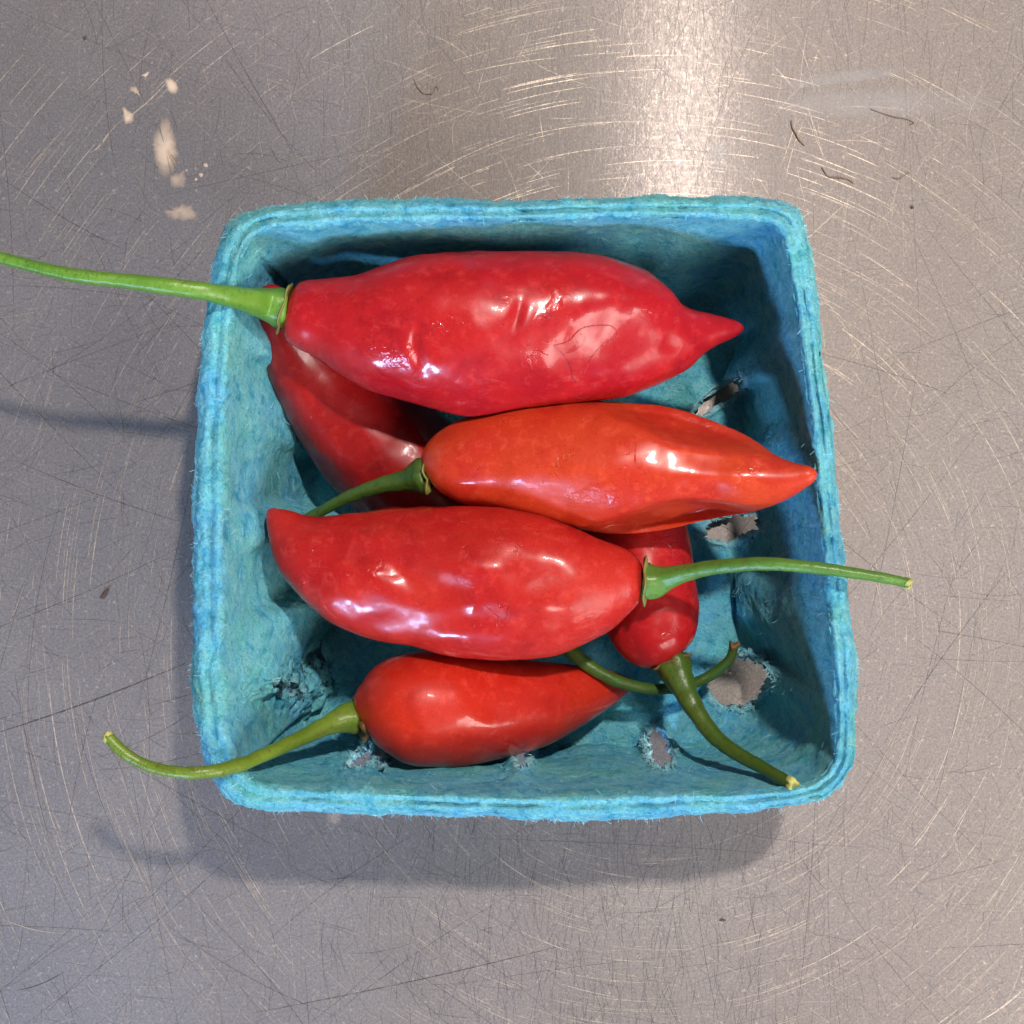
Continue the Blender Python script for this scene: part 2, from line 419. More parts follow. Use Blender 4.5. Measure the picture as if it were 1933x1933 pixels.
for poly in (((316, 218), (330, 250), (338, 290), (330, 322), (314, 338), (298, 325), (288, 290), (290, 255), (303, 230)),
             ((318, 334), (334, 326), (347, 322), (350, 336), (347, 353), (334, 354), (322, 346)),
             ((310, 145), (325, 150), (336, 168), (330, 178), (318, 172)),
             ((264, 142), (281, 137), (276, 147)), ((240, 168), (252, 161), (262, 172), (265, 183), (252, 176)),
             ((230, 200), (240, 205), (256, 218), (252, 232), (238, 234), (232, 222)),
             ((308, 402), (325, 392), (345, 385), (362, 388), (370, 412), (345, 418), (325, 412))):
    tag(blob('dried_spill', poly, M_film, table, rag=3.6))
for (x, y, r) in ((370, 338, 3), (380, 330, 4), (388, 312, 4), (352, 322, 3)):
    tag(blob('dried_spill', [(x + r * math.cos(a), y + r * math.sin(a)) for a in np.linspace(0, 6.28, 9)[:-1]], M_film, table, rag=1.0, rings=3, soft=False))
for (x, y, rx, ry, rot) in ((1660, 195, 240, 30, -.02), (1600, 145, 140, 14, -.12), (1358, 290, 28, 30, 0)):
    tag(blob('pale_smear', [(x + rx * math.cos(a) * math.cos(rot) - ry * math.sin(a) * math.sin(rot), y + rx * math.cos(a) * math.sin(rot) + ry * math.sin(a) * math.cos(rot)) for a in np.linspace(0, 6.2832, 15)[:-1]], M_haze, table, z=.5, rag=.8, rings=8))

# ---------------------------------------------------------------- basket
outer = [(500,393),(640,381),(800,378),(940,383),(1060,380),(1200,374),(1330,374),(1430,376),(1470,380),(1505,396),(1520,425),(1533,500),(1545,580),(1552,680),(1565,780),(1575,880),(1583,980),(1590,1060),(1600,1150),(1614,1230),(1614,1290),(1613,1380),(1610,1440),(1592,1480),(1560,1505),(1500,1520),(1400,1533),(1250,1540),(1100,1545),(950,1540),(800,1536),(650,1533),(500,1528),(450,1518),(420,1495),(400,1460),(390,1425),(378,1385),(368,1340),(365,1280),(372,1200),(370,1100),(370,1000),(372,900),(375,800),(378,720),(385,640),(395,570),(403,510),(415,460),(432,425),(462,402)]
inner = [(520,432),(640,424),(800,420),(940,418),(1060,414),(1200,410),(1330,412),(1420,416),(1460,424),(1476,445),(1488,500),(1502,580),(1517,680),(1530,780),(1540,880),(1548,980),(1556,1060),(1564,1150),(1572,1230),(1578,1290),(1580,1370),(1575,1430),(1555,1460),(1525,1478),(1480,1488),(1400,1494),(1250,1494),(1100,1500),(950,1500),(800,1494),(650,1488),(520,1482),(475,1470),(455,1450),(440,1410),(430,1360),(424,1280),(424,1200),(424,1100),(424,1000),(426,900),(428,800),(432,720),(436,640),(444,570),(452,510),(464,470),(485,445)]
BX, BY = 985.0, 960.0
def radial(poly, ang, smooth=9):
    P = np.asarray(poly, float) - (BX, BY); P = np.vstack([P, P[:1]])
    P = np.concatenate([P[:-1] + (P[1:] - P[:-1]) * t for t in np.linspace(0, 1, 12, endpoint=False)[:, None, None]]) if False else np.vstack([np.linspace(P[i], P[i + 1], 14, endpoint=False) for i in range(len(P) - 1)])
    a = np.arctan2(P[:, 1], P[:, 0]); r = np.hypot(P[:, 0], P[:, 1]); o = np.argsort(a)
    rr = np.interp(ang, a[o], r[o], period=2 * np.pi)
    k = np.hanning(smooth + 2)[1:-1]; k /= k.sum(); h = smooth // 2
    return np.convolve(np.r_[rr[-h:], rr, rr[:h]], k, 'valid')
NU = 1300
# even spacing round the rounded square rather than in angle
a_f = np.linspace(-np.pi, np.pi, 8000, endpoint=False); r_f = radial(outer, a_f, 31)
xf, yf = r_f * np.cos(a_f), r_f * np.sin(a_f)
sl = np.r_[0, np.cumsum(np.hypot(np.diff(xf), np.diff(yf)))]
ang = np.interp(np.linspace(0, sl[-1], NU, endpoint=False), sl, a_f)
floor_poly = []
for t in np.linspace(0, 2 * np.pi, 80, endpoint=False):
    e = 2 / 7.0; c_, s_ = math.cos(t), math.sin(t); fx_ = 408 if c_ > 0 else 385; fy_ = 440 if s_ > 0 else 415
    floor_poly.append((985 + fx_ * math.copysign(abs(c_) ** e, c_), 975 + fy_ * math.copysign(abs(s_) ** e, s_)))
rO, rI, rF = radial(outer, ang), radial(inner, ang, 11), radial(floor_poly, ang, 21)
ca, sa = np.cos(ang), np.sin(ang)
arc = np.linspace(0, 1, NU, endpoint=False) * 2 * np.pi
cyc = np.stack([np.cos(arc) * 6, np.sin(arc) * 6, arc * 0], 1)
hz = H + 7 * noise(cyc, 1.2, 4, 2)                         # rim height wavers
def pt(r, z): return W(BX + r * ca, BY + r * sa, z)
rows = []; crest = []
# hem and lip: list of (fraction outer->inner, dz)
lip = [(-.02, -62), (-.05, -46), (-.04, -30), (.03, -16), (.14, -7), (.28, -3), (.42, -4), (.52, -5), (.62, -3), (.74, 0), (.87, -3), (1.0, -12)]
LQ = spline([(a * 46, b) for a, b in lip], 60); LQ[:, 0] /= 46
rowkind = []
for (fr, dz) in LQ:
    wob = .05 * noise(cyc, 3.0, 11, 2)
    rr = rO + (rI - rO) * (fr + wob * math.sin(max(0, min(1, fr)) * math.pi))
    crack = np.clip(noise(cyc, 1.6, 81, 3) + .25, 0, 1) ** .7 * math.exp(-((fr - .50) / .07) ** 2) * 8 + np.clip(noise(cyc, 2.6, 83, 2), 0, 1) * math.exp(-((fr - .24) / .05) ** 2) * 3 + np.clip(noise(cyc, 2.1, 85, 2), 0, 1) * math.exp(-((fr - .76) / .05) ** 2) * 3
    rows.append(pt(rr, hz + dz - crack)); rowkind.append(0)
NW = 105; nn = 3.0; LEAN = (.30 + .2 / (1 + np.exp((ca + .55) * 14))) * (1 - .9 / (1 + np.exp(-(sa - .6) * 14)))
pI = pt(rI, hz - 12); pF = pt(rF, np.full(NU, 18.0))
for i in range(1, NW + 1):
    ph = (i / NW) * math.pi / 2
    fx = 1 - math.cos(ph) ** (2 / nn); fz = math.sin(ph) ** (2 / nn)
    # taper: straight part leans inwards
    lean = fz * LEAN
    fxy = np.clip(lean + (1 - LEAN) * fx, 0, 1)[:, None]
    p = pI.copy(); p[:, :2] = pI[:, :2] + (pF[:, :2] - pI[:, :2]) * fxy; p[:, 2] = pI[:, 2] + (pF[:, 2] - pI[:, 2]) * fz
    rows.append(p); rowkind.append(1)
NFL = 62; cf = np.array([(BX - CX) * S, -(BY - CY) * S, 16 * S])
for i in range(1, NFL + 1):
    f = i / NFL; p = pF * (1 - f) + cf * f; p[:, 2] = (18 + 14 * np.maximum(0, np.sin(f * 9)) * (1 - f)) * S
    rows.append(p); rowkind.append(2)
G = np.array(rows); NV = len(rows)
kind = np.repeat(np.array(rowkind)[:, None], NU, 1)
def proj(p):
    k = D / (D - p[..., 2] / S); return CX + p[..., 0] / S * k, CY - p[..., 1] / S * k
px, py = proj(G)
zu = G[..., 2] / S
inw = -np.stack([ca, -sa, 0 * ca], 1)[None]                # inward, world axes
deep = np.clip((H - 40 - zu) / 330, 0, 1); deepw = deep * (kind == 1) + (kind == 2) * 0
env = np.where(kind == 1, deep ** 1.2 * np.clip(zu / 60, .35, 1), 0)
def wallside(name):
    A = ang[None] + 0 * zu
    return {'L': np.abs(np.abs(A) - np.pi) < .75, 'R': np.abs(A) < .75, 'B': np.abs(A - np.pi / 2) < .8, 'T': np.abs(A + np.pi / 2) < .8}[name]
# buttresses pressed into the walls: side, position along it, half width, depth
for (sd, pos, w, amp) in (('L', 715, 26, 76), ('L', 820, 45, 34), ('L', 985, 30, 84), ('L', 1165, 55, 92), ('L', 1285, 46, 40), ('B', 870, 60, 8), ('B', 985, 22, 44), ('B', 722, 24, 34), ('B', 1130, 50, 12), ('B', 1250, 34, 24),
                          ('R', 705, 34, 44), ('R', 890, 60, 40), ('R', 1120, 62, 50), ('R', 1230, 22, 44), ('T', 640, 50, 40), ('T', 960, 60, 45), ('T', 1250, 60, 40)):
    q = BY + rF * sa if sd in 'LR' else BX + rF * ca
    g = np.exp(-((q - pos) / w) ** 4)[None] * env * wallside(sd)
    G += (g * amp * S)[..., None] * inw
# pulp surface: broad warps, lumps, fibre clots
Pn = G / S
big = noise(Pn, 1 / 90, 21, 2); mid = noise(Pn, 1 / 24, 22, 3); fin = noise(Pn, 1 / 7, 23, 3)
def normals(G):
    du = np.roll(G, -1, 1) - np.roll(G, 1, 1); dv = np.gradient(G, axis=0)
    n = np.cross(du, dv); n /= np.linalg.norm(n, axis=2)[..., None] + 1e-12
    return n
Nn = normals(G)
if Nn[34, :, 2].mean() < 0: Nn = -Nn
ks = 13; Nn = np.stack([np.apply_along_axis(lambda q: np.convolve(np.r_[np.full(ks // 2, q[0]), q, np.full(ks // 2, q[-1])], np.ones(ks) / ks, 'valid'), 0, Nn[..., a]) for a in range(3)], -1)
crumple = np.zeros_like(px)
px, py = proj(G)
for (x, y, rx, ry, amp) in ((560, 1290, 95, 50, 34), (670, 1440, 50, 50, 12), (1350, 760, 70, 45, 4), (1370, 1010, 70, 45, 4), (1395, 1285, 75, 65, 3), (1245, 1415, 45, 55, 4), (560, 1130, 40, 60, 5), (975, 1450, 40, 40, 8)):
    crumple += amp * np.exp(-(((px - x) / rx) ** 2 + ((py - y) / ry) ** 2) ** 1.5)
cr = 1 - 2 * np.abs(noise(Pn, 1 / 26, 31, 3))
disp = 5 * big + 2.6 * mid + 1.2 * fin + crumple * cr + np.where(kind == 0, 2.0 * mid + 1.0 * fin, 0)
disp = np.where(kind == 2, disp * .7 + 7 * (1 - np.abs(noise(Pn, 1 / 120, 95, 1)) * 3), disp)
G = G + (disp * S)[..., None] * Nn
G[..., 2] = np.maximum(G[..., 2], 15 * S)
# ragged outer edge
edge = np.exp(-np.arange(NV)[:, None] / 12.0) * (2.2 * noise(Pn, 1 / 11, 41, 2) + 1.6 * noise(Pn, 1 / 4, 42, 1))
G -= (edge * S)[..., None] * inw
# broken openings low on the walls
px, py = proj(G)
holes = [(1352, 753, 62, 20, -36), (1384, 996, 52, 25, -14), (1392, 1287, 60, 45, -10), (1243, 1415, 25, 40, -20), (678, 1440, 18, 42, 32), (985, 1428, 18, 30, 0), (545, 1297, 30, 11, 20), (720, 1440, 10, 20, 0)]
hd = np.full(px.shape, 9.0)
ragn = .20 * noise(Pn, 1 / 9, 51, 2) + .16 * noise(Pn, 1 / 30, 52, 1)
for (x, y, rx, ry, rot) in holes:
    c_, s_ = math.cos(math.radians(rot)), math.sin(math.radians(rot))
    u_ = ((px - x) * c_ + (py - y) * s_) / rx; v_ = (-(px - x) * s_ + (py - y) * c_) / ry
    hd = np.minimum(hd, np.sqrt(u_ ** 2 + v_ ** 2) + ragn)
hd = hd + np.where(sa[None] > .6, np.clip((zu - 290) / 45, 0, 3), 0)
hd = np.where(kind == 0, 9, hd)
# torn lips round the openings curl up
G[..., 2] += (np.exp(-((hd - 1.05) / .18) ** 2) * 11 * S * (1 + noise(Pn, 1 / 14, 61, 2)))
F = grid_faces(NV, NU)
fh = hd.ravel()[F].mean(1)
F = F[fh > 1.0]
V = G.reshape(-1, 3)
F = F[:, ::-1] if False else F
basket = empty('berry_basket', (0, 0, 0))
tag(basket, 'square turquoise moulded pulp basket holding the red peppers on the steel tabletop', 'basket')
torn = np.exp(-((hd - 1.0) / .13) ** 2) + np.where(kind == 0, np.exp(-((np.arange(NV)[:, None] - 14) / 6.0) ** 2) * .55 * np.clip(.6 + noise(Pn, 1 / 40, 91, 2), 0, 1), 0)
shell = mesh_obj('shell', V, F, M_pulp, basket, attrs={'torn': np.clip(torn, 0, 1).ravel()})
# face orientation: normals must look up/inwards so the thickness grows outwards
import bmesh
fn = shell.data.polygons[NU * 30].normal
if fn.z < 0:
    shell.data.flip_normals()
sm = shell.modifiers.new('thickness', 'SOLIDIFY'); sm.thickness = 13 * S; sm.offset = -1; sm.use_even_offset = False

# loose fibres: along the lip, over the walls, round the torn openings
FV, FF = [], []
def hair(p, d, ln, r, curl):
    k = 5; a = len(FV); d = d / (np.linalg.norm(d) + 1e-9)
    c1 = rng.normal(size=3) * curl; q = p.copy(); pts = [q]
    for i in range(k - 1):
        d = d + c1; d /= np.linalg.norm(d); q = q + d * ln * S / (k - 1); pts.append(q)
    pts = np.array(pts); T = np.gradient(pts, axis=0); T /= np.linalg.norm(T, axis=1)[:, None] + 1e-12
    x_ = np.cross(T, [0.31, .2, .93]); x_ /= np.linalg.norm(x_, axis=1)[:, None] + 1e-9; y_ = np.cross(T, x_)
    for i in range(k):
        rr = r * S * (1 - .55 * i / k)
        for j in range(3):
            t = j * 2.0944; FV.append(pts[i] + rr * (math.cos(t) * x_[i] + math.sin(t) * y_[i]))
    for i in range(k - 1):
        for j in range(3):
            jn = (j + 1) % 3; FF.append((a + 3 * i + j, a + 3 * i + jn, a + 3 * i + 3 + jn, a + 3 * i + 3 + j))
clump = noise(cyc, 2.3, 77, 3)
Nf = normals(G)
if Nf[34, :, 2].mean() < 0: Nf = -Nf
for i in range(1000):
    r = random.randint(3, 60); u = random.randint(0, NU - 1); p = G[r, u]; n = Nf[r, u]
    t = rng.normal(size=3); t -= n * t.dot(n); t /= np.linalg.norm(t)
    hair(p, t + n * random.uniform(-.05, .2), random.uniform(4, 14), random.uniform(.25, .6), .4)
for i in range(3600):          # outer edge fringe
    r = random.randint(2, 18); u = random.randint(0, NU - 1)
    if clump[u] < random.uniform(-.1, .75): continue
    p = G[r, u]; n = -inw[0, u]
    hair(p - n * 2 * S, n * .5 + rng.normal(size=3), random.uniform(3, 9) * (2.0 if random.random() < .03 else 1), random.uniform(.25, .55), .45)
for i in range(1300):
    r = random.randint(60, 158); u = random.randint(0, NU - 1); p = G[r, u]; n = Nf[r, u]
    if hd[r, u] < 1.02: continue
    t = rng.normal(size=3); t -= n * t.dot(n); t /= np.linalg.norm(t)
    hair(p, t + n * random.uniform(.02, .2), random.uniform(6, 18), random.uniform(.3, .6), .2)
fz = mesh_obj('loose_fibres', np.array(FV), FF, M_fib, basket); tag(fz, None, None, None, 'stuff')
FV, FF = [], []
cand = np.argwhere((hd > 1.0) & (hd < 1.22) & (kind > 0))
for i in range(1900):
    r, u = cand[rng.integers(len(cand))]; p = G[r, u]; n = Nf[r, u]
    hair(p, rng.normal(size=3) + n * .6, random.uniform(4, 13), random.uniform(.4, .9), .45)
for i in range(3200):          # pale fringe on the cut edge
    u = random.randint(0, NU - 1)
    if clump[u] < random.uniform(-.05, .8): continue
    r = random.randint(4, 22); p = G[r, u]; n = -inw[0, u]
    hair(p, n * .3 + rng.normal(size=3), random.uniform(3, 9), random.uniform(.3, .7), .5)
fz = mesh_obj('torn_fibres', np.array(FV), FF, M_torn, basket); tag(fz, None, None, None, 'stuff')

# ---------------------------------------------------------------- peppers
fruits = {}
def zpush(V, spec):
    """push the upper surface down (or up) along lines and in dents; spec in plan readings"""
    px, py = proj(V); P = np.stack([px, py], -1)
    out = np.zeros(px.shape)
    for (pts, w, dep) in spec:
        pts = np.asarray(pts, float)
        if len(pts) > 1: pts = spline(pts, 24)
        dm = np.full(px.shape, 1e9); side = np.zeros(px.shape)
        if len(pts) == 1:
            rx, ry = w if isinstance(w, tuple) else (w, w)
            out -= dep * np.exp(-((px - pts[0, 0]) / rx) ** 2 - ((py - pts[0, 1]) / ry) ** 2); continue
        best = np.zeros(px.shape)
        for i in range(len(pts) - 1):
            a, b = pts[i], pts[i + 1]; ab = b - a
            t = np.clip(((P - a) @ ab) / (ab @ ab), 0, 1); d = np.linalg.norm(P - (a + t[..., None] * ab), axis=-1)
            m = d < dm; cr_ = (P[..., 0] - a[0]) * ab[1] - (P[..., 1] - a[1]) * ab[0]; side = np.where(m, -np.sign(cr_), side); dm = np.where(m, d, dm); best = np.where(m, (i + t) / (len(pts) - 1), best)
        if isinstance(w, tuple):      # a step: everything past the line drops
            t = np.clip(dm * side / w[0], 0, 1); out -= dep * t * t * (3 - 2 * t) * (np.sin(np.clip(best, .0, 1.) * np.pi) ** .45 if best.size else 1) * (dm < w[1]); continue
        out -= dep * np.exp(-(dm / w) ** 2) * (np.sin(np.clip(best, .03, .97) * np.pi) ** .6)
    return out

def fruit(parent, st, mat, thick=.92, push=(), seed=0, lobes=.03, ph=0., n=230, sides=128):
    """st rows: px, py, z, half width"""
    Q = spline(st, n); C = W(Q[:, 0], Q[:, 1], Q[:, 2]); R = np.maximum(Q[:, 3], .6) * (D - Q[:, 2]) / D * S
    # centreline frame from a smoothed curve so that blunt ends do not twist
    k = 15; Cs = np.stack([np.convolve(np.r_[np.full(k // 2, C[0, a]) - 0, C[:, a], np.full(k // 2, C[-1, a])], np.ones(k) / k, 'valid') for a in range(3)], 1)
    lo = C[min(40, n - 1)] - C[0]; hi = C[-1] - C[-30]
    T, sdv, nu = frames(Cs)
    th = np.linspace(0, 2 * np.pi, sides, endpoint=False)
    u = np.linspace(0, 1, n)
    lb = 1 + lobes * np.cos(3 * th[None] + ph + 1.2 * u[:, None]) * np.sin(np.pi * u)[:, None] + .5 * lobes * np.cos(5 * th[None] + 2 * ph) * np.sin(np.pi * u)[:, None]
    V = C[:, None] + (R[:, None] * lb)[..., None] * (np.cos(th)[None, :, None] * sdv[:, None] + thick * np.sin(th)[None, :, None] * nu[:, None])
    Rad = (V - C[:, None]); Rad = Rad / (np.linalg.norm(Rad, axis=2)[..., None] + 1e-9)
    amt = np.minimum(R / S * .035, 3.0)[:, None]
    V = V + ((noise(V / S, 1 / 70, seed, 2) * amt + noise(V / S, 1 / 28, seed + 3, 1) * amt * .22) * S)[..., None] * Rad
    topw = np.clip(Rad[..., 2] * 1.6 + .35, 0, 1) * np.clip(R / S / 25, 0, 1)[:, None]
    if push: V[..., 2] += zpush(V, push) * topw * S
    VV = np.vstack([V.reshape(-1, 3), V[0].mean(0), V[-1].mean(0)])
    F = [tuple(f) for f in grid_faces(n, sides)]; a = n * sides
    for j in range(sides):
        F.append((a, (j + 1) % sides, j)); F.append((a + 1, (n - 1) * sides + j, (n - 1) * sides + (j + 1) % sides))
    o = mesh_obj('fruit', VV, F, mat, parent)
    return o, VV, F, C, T, R

def edges(tab, z):
    """tab rows: x, y upper, y lower -> stations"""
    xs = [t[0] for t in tab]; zz = np.interp(xs, [q[0] for q in z], [q[1] for q in z])
    return [(t[0], (t[1] + t[2]) / 2, zz[i], (t[2] - t[1]) / 2) for i, t in enumerate(tab)]

def calyx(parent, px_, py_, z, axis, rad, mat, seed, thick=4.5, rag=.10, tilt=0):
    """thin collar between stem and fruit; axis = plan direction from fruit to stem"""
    ax = np.array([axis[0], -axis[1], tilt], float); ax /= np.linalg.norm(ax)
    c = W(np.float64(px_), np.float64(py_), np.float64(z)); sdv = np.cross(ax, [0, 0, 1]); sdv /= np.linalg.norm(sdv); up = np.cross(sdv, ax)
    k = 48; prof = [(0, .9), (.55, .9), (.86, .5), (1.0, 0), (1.03, -.5), (.98, -.9), (.7, -.7), (0, -.6)]
    V = []; F = []; th = np.linspace(0, 2 * np.pi, k, endpoint=False)
    lob = 1 + rag * np.cos(5 * th + seed) + rag * .7 * noise(np.stack([np.cos(th) * 3, np.sin(th) * 3, th * 0 + seed], 1), 1.3, seed, 2)
    for (fr, hh) in prof:
        for t, l in zip(th, lob):
            V.append(c + (math.cos(t) * sdv + math.sin(t) * up) * max(fr, .01) * rad * (l if fr > .3 else 1) * S * .87 + ax * (hh + .9 * (l - 1) * 6) * thick * S)
    F = [tuple(f) for f in grid_faces(len(prof), k)]
    return mesh_obj('calyx', V, F, mat, parent)

def stem(parent, pts, mat, seed, cutmat=None, ridges=.06, fuzz=0, fuzzrange=(0, 1)):
    V, F, C, T, R = tube(pts, 90, 20, ridges, .07, seed)
    o = mesh_obj('stem', V, F, mat, parent)
    if cutmat is not None:       # the frayed cut end
        c, t, r = C[-1], T[-1], R[-1]; s_ = np.cross(t, [0, 0, 1]); s_ /= np.linalg.norm(s_); u_ = np.cross(s_, t)
        k = 16; VV = []; prof = [(1.04, -.6), (1.12, -.1), (1.05, .25), (.7, .45), (.35, .2), (.02, .15)]
        for (fr, hh) in prof:
            for j in range(k):
                a = 2 * np.pi * j / k; l = 1 + .18 * math.sin(3 * a + seed) + .1 * math.sin(7 * a)
                VV.append(c + (math.cos(a) * s_ + math.sin(a) * u_) * r * fr * (l if fr > .5 else 1) + t * r * (hh + .35 * math.sin(2 * a + seed) * (fr > .5)))
        mesh_obj('cut_end', VV, [tuple(f) for f in grid_faces(len(prof), k)], cutmat, o)
    if fuzz:
        global FV, FF
        keep = (FV, FF); FV, FF = [], []
        n = len(C)
        for i in range(fuzz):
            a = int(random.uniform(*fuzzrange) * (n - 1)); j = random.randint(0, 19); p = V[a * 20 + j]; d = (p - C[a]); d /= np.linalg.norm(d) + 1e-9
            hair(p, d + rng.normal(size=3) * .3, random.uniform(2.5, 6), .3, .15)
        f = mesh_obj('stem_hairs', np.array(FV), FF, mat, o); tag(f, None, None, None, 'stuff')
        FV, FF = keep
    return o

G_cal = make_plain('dry_calyx', (.20, .19, .045), .55, 0, 2)
G_calb = make_plain('brown_calyx', (.17, .09, .02), .65, 0, 4)
G_cut = make_plain('cut_stem', (.42, .42, .12), .7, 0, 3)

GRP = 'red chili peppers in the basket'
# --- top pepper
p1 = empty('chili_pepper', W(np.float64(960), np.float64(620), np.float64(200)))
tag(p1, 'largest crimson pepper lying along the top of the pile, long green stem out left', 'pepper', GRP)
sk1 = make_skin('crimson_skin', (.3497, .0073, .0138), (.4066, .0131, .0131), (.2440, .0041, .0097), .24, 1.0, 0.0)
st = edges([(541, 566, 612), (543, 556, 626), (548, 545, 640), (558, 535, 650), (572, 530, 659), (595, 527, 668), (620, 523, 680), (660, 515, 706), (700, 504, 730), (760, 487, 752), (830, 474, 768), (890, 471, 779), (960, 470, 770), (1030, 470, 762), (1090, 473, 758), (1150, 489, 753), (1200, 508, 746), (1250, 541, 725), (1290, 570, 697), (1320, 585, 670), (1350, 594, 652), (1378, 602, 640), (1396, 609, 630), (1403, 615, 624)],
           [(540, 372), (900, 352), (1200, 345), (1405, 335)])
f1 = fruit(p1, st, sk1, .86, [([(1150, 640)], (95, 62), 24), ([(1105, 705)], (45, 40), 12), ([(1240, 560)], (70, 30), -6), ([(985, 560), (975, 600), (965, 630)], 12, 5), ([(795, 600), (782, 650), (800, 700)], 12, 6), ([(830, 640)], (30, 40), 4), ([(690, 575), (730, 620), (735, 660)], 14, 3), ([(900, 690)], (60, 40), 5), ([(1250, 640), (1285, 660)], 18, 5)], 1, .025, .4)
calyx(p1, 536, 581, 377, (-1, .30 * -1), 47, G_cal, 2, 3.2, .06, .1)
g1 = make_green('fresh_stem', (.085, .215, .02), (.13, .27, .03), (.05, .13, .015))
stem(p1, [(537, 582, 378, 35), (529, 581, 380, 36), (518, 579, 384, 34), (500, 574, 392, 29), (470, 567, 425, 24), (430, 558, 460, 20), (385, 550, 482, 17.5), (320, 541, 493, 16), (250, 532, 494, 14.5), (170, 524, 500, 13), (100, 512, 503, 11.5), (40, 497, 505, 11), (0, 486, 506, 11), (-70, 462, 508, 11), (-120, 440, 508, 11)], g1, 3, None, .05, 700, (.55, 1))
# --- pepper below it at the left
p2 = empty('chili_pepper', W(np.float64(760), np.float64(880), np.float64(30)))
tag(p2, 'dark red pepper half hidden at the left under the crossing pile, lying diagonally', 'pepper', GRP)
sk2 = make_skin('dark_red_skin', (.2736, .0061, .0091), (.3344, .0106, .0099), (.1976, .0038, .0068), .28, .5, 3.1)
f2 = fruit(p2, [(511, 541, 345, 8), (511, 548, 340, 20), (520, 582, 312, 34), (558, 655, 250, 64), (618, 735, 190, 92), (690, 815, 150, 113), (770, 892, 130, 122), (860, 975, 125, 120), (945, 1060, 130, 105), (1010, 1130, 145, 76), (1040, 1170, 155, 48), (1052, 1188, 160, 22)],
           sk2, .9, [([(560, 690), (610, 780), (680, 860), (730, 900)], 26, 4), ([(610, 690), (700, 780), (790, 860)], 26, 4), ([(670, 765)], (40, 40), -3)], 11, .04, 1.0)
g2 = make_green('dark_stem', (.04, .095, .012), (.06, .12, .018), (.022, .055, .008))
stem(p2, [(1045, 1185, 175, 17), (1062, 1208, 188, 15), (1090, 1240, 196, 13.5), (1140, 1274, 196, 12.5), (1200, 1296, 188, 11.5), (1260, 1300, 172, 10.5), (1320, 1286, 172, 10), (1360, 1262, 182, 9.5), (1380, 1240, 195, 9.5), (1386, 1217, 205, 9)], g2, 8, G_calb, .03)
# --- right under pepper
p6 = empty('chili_pepper', W(np.float64(1210), np.float64(1050), np.float64(30)))
tag(p6, 'red pepper pointing downward beneath the others, olive stem toward the lower right corner', 'pepper', GRP)
sk6 = make_skin('red_skin', (.3496, .0076, .0106), (.3952, .0122, .0106), (.2584, .0053, .0076), .25, .8, 5.7)
f6 = fruit(p6, [(1266, 1244, 208, 26), (1264, 1241, 208, 40), (1259, 1232, 207, 58), (1250, 1214, 205, 74), (1238, 1185, 200, 86), (1226, 1140, 192, 93), (1214, 1080, 180, 98), (1200, 1010, 168, 100), (1180, 940, 158, 92), (1155, 880, 150, 66), (1135, 845, 150, 30), (1130, 836, 150, 6)],
           sk6, .9, [([(1240, 1150), (1262, 1210)], 22, 5), ([(1290, 1195)], 16, 3)], 5, .03, 2.2)
calyx(p6, 1267, 1250, 211, (.36, .93), 40, G_calb, 4, 3.5, .10, .15)
g6 = make_green('olive_stem', (.042, .105, .010), (.065, .115, .012), (.035, .045, .008))
stem(p6, [(1267, 1249, 212, 33), (1271, 1256, 216, 33), (1278, 1272, 226, 29), (1290, 1298, 240, 24), (1308, 1333, 258, 19.5), (1334, 1372, 282, 16.5), (1362, 1402, 306, 15), (1392, 1423, 332, 14), (1440, 1450, 378, 12.5), (1475, 1470, 415, 12), (1496, 1481, 438, 12)], g6, 6, G_cut, .06)
# --- bottom pepper
p5 = empty('chili_pepper', W(np.float64(900), np.float64(1340), np.float64(30)))
tag(p5, 'orange red pepper lowest in the photo, yellow green stem curling over the left rim', 'pepper', GRP)
sk5 = make_skin('orange_red_skin', (.4514, .0158, .0084), (.5016, .0267, .0100), (.3344, .0084, .0067), .30, .8, 8.3)
st = edges([(683, 1334, 1376), (685, 1318, 1388), (690, 1302, 1398), (700, 1285, 1410), (718, 1262, 1424), (745, 1240, 1436), (780, 1228, 1444), (830, 1228, 1447), (890, 1234, 1441), (950, 1240, 1428), (1010, 1246, 1409), (1060, 1250, 1385), (1110, 1256, 1356), (1150, 1264, 1330), (1178, 1274, 1310), (1194, 1283, 1300), (1200, 1290, 1295)],
           [(683, 268), (800, 272), (1000, 215), (1200, 110)])
f5 = fruit(p5, st, sk5, .93, [([(990, 1290)], (75, 40), 9), ([(930, 1340)], (30, 20), 4), ([(1090, 1295)], (50, 20), 5)], 6, .02, .1)
calyx(p5, 680, 1355, 268, (-1, .22), 43, G_calb, 3, 6, .12, .25)
g5 = make_green('yellow_green_stem', (.115, .19, .014), (.150, .24, .024), (.08, .10, .01))
stem(p5, [(674, 1352, 270, 28), (666, 1353, 272, 31), (652, 1356, 278, 28), (630, 1364, 292, 21), (595, 1380, 320, 16), (555, 1399, 350, 14.5), (500, 1424, 408, 13), (445, 1446, 462, 13), (395, 1456, 490, 12), (340, 1458, 496, 11), (285, 1447, 490, 10.5), (240, 1425, 490, 10.5), (215, 1403, 490, 10.5), (203, 1388, 490, 10)], g5, 12, G_cut, .05, 600, (.5, 1))
